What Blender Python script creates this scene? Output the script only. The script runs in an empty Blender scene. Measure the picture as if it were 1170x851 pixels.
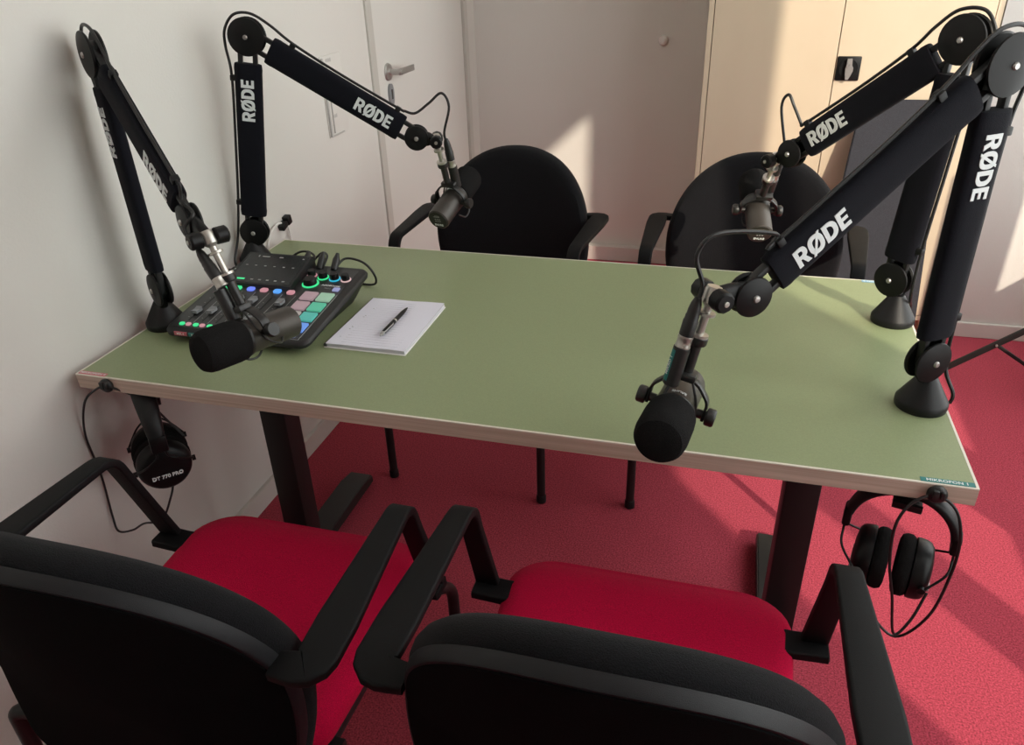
import bpy, bmesh, math, random
from mathutils import Vector, Matrix, Euler, Quaternion
random.seed(7)
SC = bpy.context.scene
COL = SC.collection
V = Vector
PI = math.pi

# ------------------------------------------------------------------ materials
def new_mat(name):
    m = bpy.data.materials.new(name); m.use_nodes = True
    nt = m.node_tree
    b = nt.nodes.get('Principled BSDF')
    return m, nt, b

def mat(name, col, rough=.5, metal=0., spec=.5, noise=None, bump=None, sheen=0., emit=None, coat=0.):
    """noise=(scale, amount) colour speckle; bump=(scale, strength)"""
    m, nt, b = new_mat(name)
    b.inputs['Base Color'].default_value = (*col, 1)
    b.inputs['Roughness'].default_value = rough
    b.inputs['Metallic'].default_value = metal
    b.inputs['Specular IOR Level'].default_value = spec
    if sheen:
        b.inputs['Sheen Weight'].default_value = sheen
        b.inputs['Sheen Roughness'].default_value = .5
    if coat: b.inputs['Coat Weight'].default_value = coat
    if emit:
        b.inputs['Emission Color'].default_value = (*emit[0], 1)
        b.inputs['Emission Strength'].default_value = emit[1]
    tc = nt.nodes.new('ShaderNodeTexCoord')
    if noise:
        n = nt.nodes.new('ShaderNodeTexNoise'); n.inputs['Scale'].default_value = noise[0]
        n.inputs['Detail'].default_value = 3
        nt.links.new(tc.outputs['Object'], n.inputs['Vector'])
        r = nt.nodes.new('ShaderNodeMapRange')
        r.inputs['From Min'].default_value = .3; r.inputs['From Max'].default_value = .7
        r.inputs['To Min'].default_value = 1 - noise[1]; r.inputs['To Max'].default_value = 1 + noise[1]
        nt.links.new(n.outputs['Fac'], r.inputs['Value'])
        mx = nt.nodes.new('ShaderNodeVectorMath'); mx.operation = 'SCALE'
        mx.inputs[0].default_value = col
        nt.links.new(r.outputs['Result'], mx.inputs['Scale'])
        nt.links.new(mx.outputs['Vector'], b.inputs['Base Color'])
    if bump:
        n2 = nt.nodes.new('ShaderNodeTexNoise'); n2.inputs['Scale'].default_value = bump[0]
        n2.inputs['Detail'].default_value = 4
        nt.links.new(tc.outputs['Object'], n2.inputs['Vector'])
        bp = nt.nodes.new('ShaderNodeBump'); bp.inputs['Strength'].default_value = bump[1]
        bp.inputs['Distance'].default_value = .002
        nt.links.new(n2.outputs['Fac'], bp.inputs['Height'])
        nt.links.new(bp.outputs['Normal'], b.inputs['Normal'])
    return m

def wood_mat(name, c1, c2, scale=(2, 40, 40), rough=.5):
    m, nt, b = new_mat(name)
    tc = nt.nodes.new('ShaderNodeTexCoord'); mp = nt.nodes.new('ShaderNodeMapping')
    mp.inputs['Scale'].default_value = scale
    n = nt.nodes.new('ShaderNodeTexNoise'); n.inputs['Scale'].default_value = 3; n.inputs['Detail'].default_value = 6
    cr = nt.nodes.new('ShaderNodeValToRGB')
    cr.color_ramp.elements[0].color = (*c1, 1); cr.color_ramp.elements[0].position = .3
    cr.color_ramp.elements[1].color = (*c2, 1); cr.color_ramp.elements[1].position = .7
    nt.links.new(tc.outputs['Object'], mp.inputs['Vector']); nt.links.new(mp.outputs['Vector'], n.inputs['Vector'])
    nt.links.new(n.outputs['Fac'], cr.inputs['Fac']); nt.links.new(cr.outputs['Color'], b.inputs['Base Color'])
    b.inputs['Roughness'].default_value = rough
    return m

M = {}
M['wall'] = mat('wall_paint', (.66, .645, .605), .85, spec=.2, bump=(180, .25))
M['ceiling'] = mat('ceiling_paint', (.78, .77, .75), .9, spec=.2)
M['carpet'] = mat('red_carpet', (.40, .052, .080), .95, spec=.1, noise=(260, .5), bump=(420, .9), sheen=.05)
M['skirting'] = mat('skirting_paint', (.62, .59, .55), .55, spec=.3)
M['door'] = mat('door_laminate', (.68, .67, .63), .5, spec=.35)
M['door_frame'] = mat('door_frame_paint', (.52, .505, .46), .4)
M['gap'] = mat('dark_gap', (.05, .045, .04), .8)
M['steel'] = mat('brushed_steel', (.50, .49, .47), .34, .8)
M['nickel'] = mat('nickel', (.52, .50, .46), .33, .85)
M['maple'] = wood_mat('maple_laminate', (.555, .455, .325), (.60, .50, .365), (1.2, 1.2, .35), .5)
M['beech'] = wood_mat('beech_edging', (.43, .32, .25), (.62, .49, .41), (.8, 30, 60), .5)
M['green'] = mat('green_linoleum', (.252, .298, .160), .42, spec=.38, noise=(420, .06), bump=(500, .05))
M['edge_line'] = mat('pale_edge_line', (.74, .69, .60), .5)
M['black_metal'] = mat('black_powder_coat', (.010, .010, .010), .45, spec=.4)
M['foot_metal'] = mat('dark_grey_powder_coat', (.016, .016, .015), .42, spec=.4)
M['black_plastic'] = mat('black_plastic', (.0065, .0065, .007), .45, spec=.3, bump=(900, .15))
M['arm_plastic'] = mat('chair_arm_plastic', (.0042, .0042, .0046), .58, spec=.16, bump=(1200, .25))
M['shell'] = mat('chair_shell_plastic', (.007, .007, .0085), .5, spec=.26, bump=(1200, .2))
M['fabric'] = mat('black_chair_fabric', (.0070, .0070, .0082), .95, spec=.12, noise=(700, .6), bump=(700, .6), sheen=.04)
M['red_fabric'] = mat('red_chair_fabric', (.42, .0025, .036), .95, spec=.08, noise=(600, .3), bump=(700, .5), sheen=.03)
M['sleeve'] = mat('neoprene_sleeve', (.0046, .005, .0085), .85, spec=.15, noise=(900, .35), bump=(900, .35), sheen=.03)
M['gloss_black'] = mat('satin_black', (.005, .005, .0052), .42, spec=.26)
M['rubber'] = mat('black_cable', (.010, .010, .010), .42, spec=.5)
M['foam'] = mat('mic_foam', (.0125, .0122, .0122), 1., spec=.08, noise=(900, .6), bump=(900, .9))
M['mic'] = mat('mic_enamel', (.055, .048, .042), .42, .35, spec=.5)
M['mic_dark'] = mat('mic_dark_enamel', (.014, .0135, .013), .4, spec=.5)
M['print'] = mat('white_print', (.72, .76, .76), .6)
M['print_grey'] = mat('grey_print', (.30, .31, .31), .6)
M['teal'] = mat('teal_label', (.008, .17, .16), .45)
M['pink'] = mat('pink_label', (.52, .13, .16), .45)
M['blue'] = mat('blue_label', (.18, .38, .55), .45)
M['mixer'] = mat('mixer_shell', (.014, .014, .0145), .48, spec=.45, bump=(900, .15))
M['mixer_top'] = mat('mixer_face', (.024, .024, .025), .4, spec=.5)
M['screen'] = mat('dark_screen', (.018, .020, .022), .25, spec=.5)
M['slot'] = mat('slot_black', (.004, .004, .004), .6)
M['line'] = mat('panel_line', (.34, .34, .33), .5)
M['fader'] = mat('grey_fader_cap', (.22, .23, .24), .35, spec=.5)
def glow(n, c, s=.55):
    M[n] = mat('lit_' + n, tuple(x * .5 for x in c), .4, emit=(c, s))
glow('pad_rose', (.42, .29, .32)); glow('pad_mint', (.32, .52, .38)); glow('pad_green', (.10, .50, .33))
glow('pad_teal', (.09, .46, .40)); glow('pad_grey', (.42, .38, .36)); glow('pad_pale', (.42, .50, .46))
glow('pad_blue', (.16, .34, .86)); glow('pad_lilac', (.36, .38, .66))
glow('led_green', (.05, .75, .28), .8); glow('led_blue', (.16, .24, .90), .8); glow('led_rose', (.52, .24, .28), .8)
glow('led_sky', (.10, .36, .90), .8); glow('led_cyan', (.04, .48, .68), .8); glow('led_white', (.62, .42, .42), .8)
M['rule'] = mat('faint_rule', (.60, .60, .68), .8)
M['paper'] = mat('white_paper', (.72, .72, .81), .75, spec=.2)
M['paper_edge'] = mat('paper_edge', (.56, .55, .60), .8)
M['cover'] = mat('pad_cover', (.80, .79, .77), .5)
M['binding'] = mat('dark_binding', (.05, .05, .055), .5)
M['back_cloth'] = mat('black_back_cloth', (.0028, .0028, .003), .95, spec=.06, noise=(700, .5), bump=(700, .4))
M['panel'] = mat('grey_felt', (.040, .041, .048), .95, spec=.1, noise=(500, .3), bump=(500, .4))
M['white_plastic'] = mat('white_plastic', (.74, .72, .69), .4)
M['grey_plastic'] = mat('grey_plastic', (.47, .46, .44), .45)
M['window_frame'] = mat('window_frame', (.70, .70, .70), .4)

# ------------------------------------------------------------------ object helpers
def link_mesh(name, me, m, parent=None, origin=None, smooth=True):
    if m is not None and not me.materials: me.materials.append(m)
    o = bpy.data.objects.new(name, me); COL.objects.link(o)
    if parent is not None:
        o.parent = parent
    if smooth:
        for p in me.polygons: p.use_smooth = True
        try: me.set_sharp_from_angle(angle=math.radians(38))
        except Exception: pass
    return o

def obj(name, bm, m, parent=None, off=None, smooth=True):
    """bm in world coordinates; shifted into the root's frame when off is given"""
    if off is not None:
        bmesh.ops.translate(bm, verts=bm.verts, vec=-V(off))
    bmesh.ops.recalc_face_normals(bm, faces=bm.faces)
    me = bpy.data.meshes.new(name); bm.to_mesh(me); bm.free()
    return link_mesh(name, me, m, parent, smooth=smooth)

def tag(o, label=None, cat=None, group=None, kind=None):
    if label: o['label'] = label
    if cat: o['category'] = cat
    if group: o['group'] = group
    if kind: o['kind'] = kind
    return o

def thing(name, label, cat, loc=(0, 0, 0), group=None):
    o = bpy.data.objects.new(name, None); COL.objects.link(o)
    o.empty_display_size = .05
    o.location = loc
    return tag(o, label, cat, group)

def struct(name, bm, m, parent=None):
    o = obj(name, bm, m, parent, smooth=False)
    if parent is None: o['kind'] = 'structure'
    return o

def copy_tree(o, parent=None):
    c = o.copy(); COL.objects.link(c)
    if parent is not None: c.parent = parent
    for ch in [x for x in bpy.data.objects if x.parent == o]:
        copy_tree(ch, c)
    return c

# ------------------------------------------------------------------ mesh helpers
def bmn(): return bmesh.new()

def box(bm, c, s, bev=0., rot=None, seg=2):
    r = bmesh.ops.create_cube(bm, size=1.)
    vs = r['verts']
    bmesh.ops.scale(bm, vec=V(s), verts=vs)
    if bev > 0:
        es = list({e for v in vs for e in v.link_edges})
        rb = bmesh.ops.bevel(bm, geom=es, offset=bev, segments=seg, affect='EDGES', profile=.5)
        vs = list({v for f in rb['faces'] for v in f.verts} | {v for v in vs if v.is_valid})
    if rot is not None:
        bmesh.ops.rotate(bm, cent=(0, 0, 0), matrix=rot, verts=vs)
    bmesh.ops.translate(bm, vec=V(c), verts=vs)
    return vs

def boxr(bm, lo, hi, bev=0., seg=2):
    lo, hi = V(lo), V(hi)
    return box(bm, (lo + hi) / 2, hi - lo, bev, seg=seg)

def frame_of(axis, ref=None):
    a = V(axis).normalized()
    r = V(ref) if ref is not None else (V((0, 0, 1)) if abs(a.z) < .9 else V((1, 0, 0)))
    x = (r - a * r.dot(a)).normalized(); y = a.cross(x)
    return x, y, a

def lathe(bm, prof, org, axis, seg=32, capa=True, capb=True):
    """prof: (radius, height along axis)"""
    x, y, a = frame_of(axis); org = V(org)
    rings = []
    for r, h in prof:
        if r < 1e-6:
            rings.append([bm.verts.new(org + a * h)])
        else:
            rings.append([bm.verts.new(org + a * h + (x * math.cos(2 * PI * k / seg) + y * math.sin(2 * PI * k / seg)) * r) for k in range(seg)])
    for A, B in zip(rings, rings[1:]):
        for k in range(seg):
            k2 = (k + 1) % seg
            q = [A[k % len(A)], A[k2 % len(A)], B[k2 % len(B)], B[k % len(B)]]
            u = []
            for v in q:
                if v not in u: u.append(v)
            if len(u) >= 3:
                try: bm.faces.new(u)
                except ValueError: pass
    if capa and len(rings[0]) > 2: bm.faces.new(rings[0])
    if capb and len(rings[-1]) > 2: bm.faces.new(rings[-1])

def cyl(bm, a, b, r, r2=None, seg=20, bev=0.):
    a, b = V(a), V(b); L = (b - a).length
    r2 = r if r2 is None else r2
    if bev > 0:
        prof = [(r - bev, 0), (r, bev), (r2, L - bev), (r2 - bev, L)]
    else: prof = [(r, 0), (r2, L)]
    lathe(bm, prof, a, b - a, seg)

def catmull(pts, n=8):
    pts = [V(p) for p in pts]
    P = [pts[0] * 2 - pts[1]] + pts + [pts[-1] * 2 - pts[-2]]
    out = []
    for i in range(1, len(P) - 2):
        p0, p1, p2, p3 = P[i - 1:i + 3]
        for k in range(n):
            t = k / n
            out.append(.5 * ((2 * p1) + (p2 - p0) * t + (2 * p0 - 5 * p1 + 4 * p2 - p3) * t * t + (3 * p1 - p0 - 3 * p2 + p3) * t ** 3))
    out.append(pts[-1])
    return out

def fillet(pts, rads, n=6):
    pts = [V(p) for p in pts]
    out = [pts[0]]
    for i in range(1, len(pts) - 1):
        r = rads[i - 1] if isinstance(rads, (list, tuple)) else rads
        a, b, c = pts[i - 1], pts[i], pts[i + 1]
        u = (a - b); v = (c - b)
        r_ = min(r, u.length * .49, v.length * .49)
        p, q = b + u.normalized() * r_, b + v.normalized() * r_
        for k in range(n + 1):
            t = k / n
            out.append(p * (1 - t) ** 2 + b * 2 * t * (1 - t) + q * t * t)
    out.append(pts[-1])
    return out

def sweep(bm, path, section, side0=None, scale=None, cap=True):
    """section: list of (s, n) offsets; side0 initial side direction; parallel transport"""
    path = [V(p) for p in path]
    N = len(path)
    tang = []
    for i in range(N):
        t = path[min(i + 1, N - 1)] - path[max(i - 1, 0)]
        tang.append(t.normalized())
    s = V(side0) if side0 is not None else frame_of(tang[0])[0]
    s = (s - tang[0] * s.dot(tang[0])).normalized()
    rings = []
    for i in range(N):
        if i:
            q = tang[i - 1].rotation_difference(tang[i]); s = q @ s
            s = (s - tang[i] * s.dot(tang[i])).normalized()
        n = tang[i].cross(s)
        k = scale(i / (N - 1)) if scale else (1, 1)
        rings.append([bm.verts.new(path[i] + s * a * k[0] + n * b * k[1]) for a, b in section])
    m = len(section)
    for A, B in zip(rings, rings[1:]):
        for j in range(m):
            bm.faces.new((A[j], A[(j + 1) % m], B[(j + 1) % m], B[j]))
    if cap:
        bm.faces.new(rings[0]); bm.faces.new(rings[-1])

def circ(r, n=10): return [(r * math.cos(2 * PI * k / n), r * math.sin(2 * PI * k / n)) for k in range(n)]
def superell(a, b, e=3.2, n=28):
    out = []
    for k in range(n):
        t = 2 * PI * k / n; c, s = math.cos(t), math.sin(t)
        out.append((a * math.copysign(abs(c) ** (2 / e), c), b * math.copysign(abs(s) ** (2 / e), s)))
    return out
def rrect(a, b, r, n=4):
    out = []
    for cx, cy, t0 in ((a - r, b - r, 0), (-a + r, b - r, 90), (-a + r, -b + r, 180), (a - r, -b + r, 270)):
        for k in range(n + 1):
            t = math.radians(t0 + 90 * k / n); out.append((cx + r * math.cos(t), cy + r * math.sin(t)))
    return out

def tube(bm, pts, r, seg=8, smooth=True, n=8):
    sweep(bm, catmull(pts, n) if smooth else pts, circ(r, seg))

def prism(bm, outline, z0, z1, bev=0.):
    """outline in xy, extruded z0..z1"""
    lo = [bm.verts.new((x, y, z0)) for x, y in outline]
    hi = [bm.verts.new((x, y, z1)) for x, y in outline]
    n = len(outline)
    fs = [bm.faces.new(lo), bm.faces.new(hi)]
    for k in range(n): bm.faces.new((lo[k], lo[(k + 1) % n], hi[(k + 1) % n], hi[k]))
    return lo + hi

def pillow(bm, outline, mapf, prof):
    """outline: closed list of (u,v) about centre c; prof: list of (radial fraction, offset); closes both ends at the centre"""
    cu = sum(p[0] for p in outline) / len(outline); cv = sum(p[1] for p in outline) / len(outline)
    n = len(outline); rings = []
    for fr, off in prof:
        if fr < 1e-6:
            rings.append([bm.verts.new(mapf(cu, cv, off))])
        else:
            rings.append([bm.verts.new(mapf(cu + (u - cu) * fr, cv + (v - cv) * fr, off)) for u, v in outline])
    for A, B in zip(rings, rings[1:]):
        for k in range(n):
            k2 = (k + 1) % n
            q = []
            for v in (A[k % len(A)], A[k2 % len(A)], B[k2 % len(B)], B[k % len(B)]):
                if v not in q: q.append(v)
            if len(q) > 2: bm.faces.new(q)

def text(name, body, size, mtx, m, parent, bold=.0, ext=.0004, align='CENTER', sx=1.):
    cu = bpy.data.curves.new('lettering', 'FONT')
    cu.body = body; cu.size = size; cu.extrude = ext; cu.offset = bold
    cu.align_x = align; cu.align_y = 'CENTER'; cu.resolution_u = 3
    t = bpy.data.objects.new('lettering', cu); COL.objects.link(t)
    dg = bpy.context.evaluated_depsgraph_get(); dg.update()
    me = bpy.data.meshes.new_from_object(t.evaluated_get(dg))
    bpy.data.objects.remove(t); bpy.data.curves.remove(cu)
    me.transform(Matrix.Diagonal((sx, 1, 1, 1)))
    me.transform(mtx); me.name = name
    me.materials.clear()
    return link_mesh(name, me, m, parent, smooth=False)

def basis(x, y, org):
    x, y = V(x).normalized(), V(y); y = (y - x * y.dot(x)).normalized(); z = x.cross(y)
    m = Matrix.Identity(4)
    for i in range(3):
        m[i][0], m[i][1], m[i][2], m[i][3] = x[i], y[i], z[i], V(org)[i]
    return m

def glyph_logo(name, mtx, m, parent, h=.031):
    """bold condensed letters R, slashed O, D, E drawn as outlines with holes"""
    def ell(cx, cy, a, b, n=28, e=2.5): return [(cx + x, cy + y) for x, y in superell(a, b, e, n)]
    def dee(x0, x1, y0, y1, r, n=8):
        out = [(x0, y0)]
        for k in range(n + 1):
            a = -PI / 2 + PI / 2 * k / n; out.append((x1 - r + r * math.cos(a), y0 + r + r * math.sin(a)))
        for k in range(n + 1):
            a = PI / 2 * k / n; out.append((x1 - r + r * math.cos(a), y1 - r + r * math.sin(a)))
        return out + [(x0, y1)]
    R = [[(0, 0), (.235, 0), (.235, .36), (.33, .36), (.50, 0), (.76, 0), (.545, .41)] + dee(.3, .71, .40, 1., .29)[10:-1] + [(0, 1)], dee(.235, .47, .56, .81, .12)]
    R[0] = [(0, 0), (.235, 0), (.235, .36), (.32, .36), (.49, 0), (.75, 0), (.555, .40), (.66, .47), (.71, .58), (.715, .70), (.69, .83), (.62, .93), (.52, .98), (.40, 1.), (0, 1)]
    O = [ell(.44, .5, .44, .525), ell(.44, .5, .20, .30)]
    S = [[(.05, -.06), (.20, -.06), (.83, 1.06), (.68, 1.06)]]
    D = [dee(0, .76, 0, 1, .42), dee(.235, .52, .2, .8, .26)]
    E_ = [[(0, 0), (.62, 0), (.62, .2), (.235, .2), (.235, .41), (.57, .41), (.57, .59), (.235, .59), (.235, .8), (.61, .8), (.61, 1), (0, 1)]]
    adv = 0.; mesh = bpy.data.meshes.new(name); bm = bmn()
    for g, w, lift in ((R, .80, 0), (O, 0, 0), (S, .95, .00025), (D, .84, 0), (E_, .62, 0)):
        cu = bpy.data.curves.new('lettering', 'CURVE'); cu.dimensions = '2D'; cu.fill_mode = 'BOTH'; cu.extrude = .0006 / h
        for poly in g:
            sp = cu.splines.new('POLY'); sp.points.add(len(poly) - 1); sp.use_cyclic_u = True
            for p, (x, y) in zip(sp.points, poly): p.co = (x + adv, y, 0, 1)
        t = bpy.data.objects.new('lettering', cu); COL.objects.link(t)
        dg = bpy.context.evaluated_depsgraph_get(); dg.update()
        me = bpy.data.meshes.new_from_object(t.evaluated_get(dg))
        bpy.data.objects.remove(t); bpy.data.curves.remove(cu)
        me.transform(Matrix.Translation((-1.605, -.5, lift / h)))
        bm.from_mesh(me); bpy.data.meshes.remove(me)
        adv += w
    bm.transform(Matrix.Diagonal((h * .98, h, h, 1))); bm.transform(mtx); bm.to_mesh(mesh); bm.free()
    return link_mesh(name, mesh, m, parent, smooth=False)

def resample(path, n):
    path = [V(p) for p in path]; L = [0.]
    for a, b in zip(path, path[1:]): L.append(L[-1] + (b - a).length)
    out = []; j = 0
    for i in range(n):
        t = L[-1] * i / (n - 1)
        while j < len(L) - 2 and L[j + 1] < t: j += 1
        f = (t - L[j]) / max(1e-9, L[j + 1] - L[j]); out.append(path[j].lerp(path[j + 1], min(1, f)))
    return out

# ------------------------------------------------------------------ camera
F_PX = 876.301
cam = bpy.data.cameras.new('camera'); co = bpy.data.objects.new('camera', cam); COL.objects.link(co)
cam.sensor_fit = 'HORIZONTAL'; cam.sensor_width = 36.; cam.lens = F_PX / 1170 * 36
cam.clip_start = .05
yaw, pit, rol = .2861, .5082, -.0338
fw = V((-math.sin(yaw) * math.cos(pit), math.cos(yaw) * math.cos(pit), -math.sin(pit)))
r_ = V((math.cos(yaw), math.sin(yaw), 0)); u_ = r_.cross(fw)
r2 = r_ * math.cos(rol) + u_ * math.sin(rol); u2 = u_ * math.cos(rol) - r_ * math.sin(rol)
mw = Matrix.Identity(4)
for i in range(3): mw[i][0], mw[i][1], mw[i][2], mw[i][3] = r2[i], u2[i], -fw[i], (1.201, -1.0363, 1.4324)[i]
co.matrix_world = mw
SC.camera = co

# ------------------------------------------------------------------ room shell
XL, XR, YB, YF, ZC = -.03, 2.70, 2.72, -2.6, 2.85
bm = bmn(); boxr(bm, (XL - .1, YF - .1, -.08), (XR + .1, YB + .1, 0)); struct('floor', bm, M['carpet'])
bm = bmn(); boxr(bm, (XL - .1, YF - .1, ZC), (XR + .1, YB + .1, ZC + .1)); struct('ceiling', bm, M['ceiling'])
bm = bmn()
D0, D1, DZ = 1.545, 2.60, 2.06       # door opening in the left wall
boxr(bm, (XL - .1, YF - .1, 0), (XL, D0, ZC)); boxr(bm, (XL - .1, D1, 0), (XL, YB + .1, ZC)); boxr(bm, (XL - .1, D0, DZ), (XL, D1, ZC))
struct('wall_left', bm, M['wall'])
bm = bmn(); boxr(bm, (XL, YB, 0), (XR + .1, YB + .1, ZC)); struct('wall_back', bm, M['wall'])
bm = bmn(); boxr(bm, (XL, YF - .1, 0), (XR + .1, YF, ZC)); struct('wall_front', bm, M['wall'])
bm = bmn(); boxr(bm, (2.029, 2.12, 0), (XR, YB, ZC)); struct('wall_rear', bm, M['wall'])
# window wall on the right, with four tall openings and one cut short to trim the sun
WT = .06
ops = [(-1.12, -1.035, 1.46), (-1.035, -.57, 2.744), (-.444, .04, 2.744), (.316, 1.28, 2.744), (1.456, 2.08, 2.744)]
ZS, ZT = .60, 2.744
bm = bmn()
boxr(bm, (XR, YF, 0), (XR + WT, YB, ZS)); boxr(bm, (XR, YF, ZT), (XR + WT, YB, ZC))
ys = [YF] + [v for o in ops for v in o[:2]] + [YB]
boxr(bm, (XR, ops[0][0], ops[0][2]), (XR + WT, ops[0][1], ZT))  # unseen block added over the short opening, keeps sun off part of the tabletop
for a, b in zip(ys[0::2], ys[1::2]):
    if b - a > .001: boxr(bm, (XR, a, ZS), (XR + WT, b, ZT))
struct('wall_right', bm, M['wall'])
for i, (a, b) in enumerate([(-1.12, -.57)] + [o[:2] for o in ops[2:]]):
    bm = bmn(); t = .012
    boxr(bm, (XR + WT, a - .03, ZS - .03), (XR + WT + .03, a + t * 0, ZT + .03)); boxr(bm, (XR + WT, b, ZS - .03), (XR + WT + .03, b + .03, ZT + .03))
    boxr(bm, (XR + WT, a, ZS - .03), (XR + WT + .03, b, ZS)); boxr(bm, (XR + WT, a, ZT), (XR + WT + .03, b, ZT + .03))
    struct('window_%d' % (i + 1), bm, M['window_frame'])
# skirtings
bm = bmn(); boxr(bm, (XL, YF, 0), (XL + .014, D0 - .045, .065), .003); struct('baseboard_left', bm, M['skirting'])
bm = bmn(); boxr(bm, (XL, YB - .042, 0), (1.06, YB, .074), .003); struct('baseboard_back', bm, M['skirting'])
bm = bmn(); boxr(bm, (2.03, 2.106, 0), (XR, 2.12, .062), .003); struct('baseboard_right', bm, M['skirting'])

# door in the left wall
bm = bmn(); boxr(bm, (XL - .06, D0 + .05, .006), (XL - .004, D1 - .05, DZ - .05), .002)
door = struct('door_1', bm, M['door'])
bm = bmn()
boxr(bm, (XL - .10, D0, 0), (XL + .008, D0 + .045, DZ), .003); boxr(bm, (XL - .10, D1 - .045, 0), (XL + .008, D1, DZ), .003)
boxr(bm, (XL - .10, D0, DZ - .045), (XL + .008, D1, DZ), .003)
struct('door_frame', bm, M['door_frame'], door)
hy, hz = 1.694, 1.044
bm = bmn()
lathe(bm, [(.0, 0), (.030, 0), (.031, .003), (.028, .008), (.012, .010), (.0105, .012), (.0105, .05), (0, .05)], (XL - .004, hy, hz), (1, 0, 0), 28)
path = fillet([(XL + .046, hy - .006, hz), (XL + .046, hy + .035, hz), (XL + .046, hy + .125, hz)], .01)
sweep(bm, path, rrect(.011, .0045, .003), side0=(0, 0, 1))
lathe(bm, [(0, 0), (.011, 0), (.0125, .004), (.009, .012), (0, .013)], (XL + .042, hy + .004, hz), (1, 0, 0), 20)
o = struct('door_handle', bm, M['steel'], door)
bm = bmn()
vs = prism(bm, superell(.020, .038, 2.3, 28), 0, .008)
bmesh.ops.transform(bm, matrix=basis((0, 1, 0), (0, 0, 1), (XL - .004, hy + .004, .965)), verts=vs)
o = struct('keyhole_plate', bm, M['fader'], door)
bm = bmn(); boxr(bm, (XL + .003, hy - .001, .949), (XL + .0052, hy + .011, .983), .001); struct('keyhole', bm, M['gap'], o)

# round wall stop on the back wall
bm = bmn(); lathe(bm, [(0.021, 0), (.021, .008), (.017, .016), (.009, .020), (0, .021)], (.853, YB, 1.041), (0, -1, 0), 28)
tag(obj('wall_button', bm, M['white_plastic']), 'small white round button on the beige back wall left of the cabinet', 'wall button')

# slim white holder on the left wall, between the boom arm and the door
t = thing('sign_holder', 'slim clear white sign holder on the left wall beside the door frame', 'sign holder', (XL, 1.25, .92))
off = V((XL, 1.25, .92))
bm = bmn(); boxr(bm, (XL, 1.195, .915), (XL + .004, 1.33, 1.155), .0015); obj('plate', bm, M['wall'], t, off)
bm = bmn(); boxr(bm, (XL + .004, 1.197, .918), (XL + .010, 1.206, 1.15), .001); boxr(bm, (XL + .004, 1.225, .925), (XL + .0075, 1.229, 1.13), .001)
boxr(bm, (XL + .004, 1.206, .916), (XL + .008, 1.29, .921), .001)
obj('rail', bm, M['grey_plastic'], t, off)
bm = bmn()
for (a, b, z) in ((1.205, 1.222, 1.158), (1.228, 1.265, 1.157), (1.235, 1.262, .992)):
    for k in range(int((b - a) / .006)):
        boxr(bm, (XL + .004, a + .006 * k, z - .022), (XL + .0046, a + .006 * k + .004, z - .013 + .002 * (k % 2)))
obj('faint_print', bm, M['grey_plastic'], t, off)

# ------------------------------------------------------------------ cabinet
CX0, CX1, CY0, CZ = 1.065, 2.025, 2.12, 2.02
CM = 1.527
t = thing('cabinet', 'tall maple veneer two-door cupboard behind the table on the right', 'cabinet', (1.545, 2.4, 0)); off = V((1.545, 2.4, 0))
bm = bmn()
boxr(bm, (CX0, CY0, 0), (CX0 + .019, YB - .016, CZ), .001); boxr(bm, (CX1 - .019, CY0, 0), (CX1, YB - .016, CZ), .001)
boxr(bm, (CX0 + .019, CY0, CZ - .019), (CX1 - .019, YB - .016, CZ)); boxr(bm, (CX0 + .019, YB - .03, .05), (CX1 - .019, YB - .016, CZ - .019))
boxr(bm, (CX0 + .019, CY0, .05), (CX1 - .019, YB - .03, .069)); boxr(bm, (CX0 + .019, CY0 + .03, 0), (CX1 - .019, CY0 + .045, .05))
for z in (.5, .95, 1.4): boxr(bm, (CX0 + .019, CY0 + .05, z), (CX1 - .019, YB - .03, z + .019))
obj('body', bm, M['maple'], t, off, smooth=False)
doors = []
for a, b in ((CX0 + .0215, CM - .0015), (CM + .0015, CX1 - .0215)):
    bm = bmn(); boxr(bm, (a, CY0 - .001, .072), (b, CY0 + .018, CZ - .022), .001)
    doors.append(obj('door', bm, M['maple'], t, off, smooth=False))
lx, lz = 1.571, 1.009
bm = bmn(); boxr(bm, (lx - .040, CY0 - .0065, lz - .041), (lx + .040, CY0 - .0012, lz + .041), .004)
lathe(bm, [(.034, 0), (.034, .002), (.031, .0025), (.031, .001)], (lx, CY0 - .0065, lz), (0, -1, 0), 32)
lk = obj('lock_plate', bm, M['gloss_black'], doors[1], off)
bm = bmn()
vs = prism(bm, [(-.008, .034), (.008, .034), (.010, .012), (.015, .004), (.015, -.008), (.008, -.026), (.003, -.036), (-.006, -.036), (-.009, -.02), (-.011, 0), (-.009, .012)], 0, .012)
bmesh.ops.transform(bm, matrix=basis((1, 0, 0), (0, 0, 1), (lx, CY0 - .0075, lz)), verts=vs)
lathe(bm, [(.008, 0), (.008, .003), (.003, .003), (.003, 0)], (lx - .001, CY0 - .0195, lz + .012), (0, -1, 0), 18)
obj('turn_handle', bm, M['steel'], lk, off)

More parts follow.
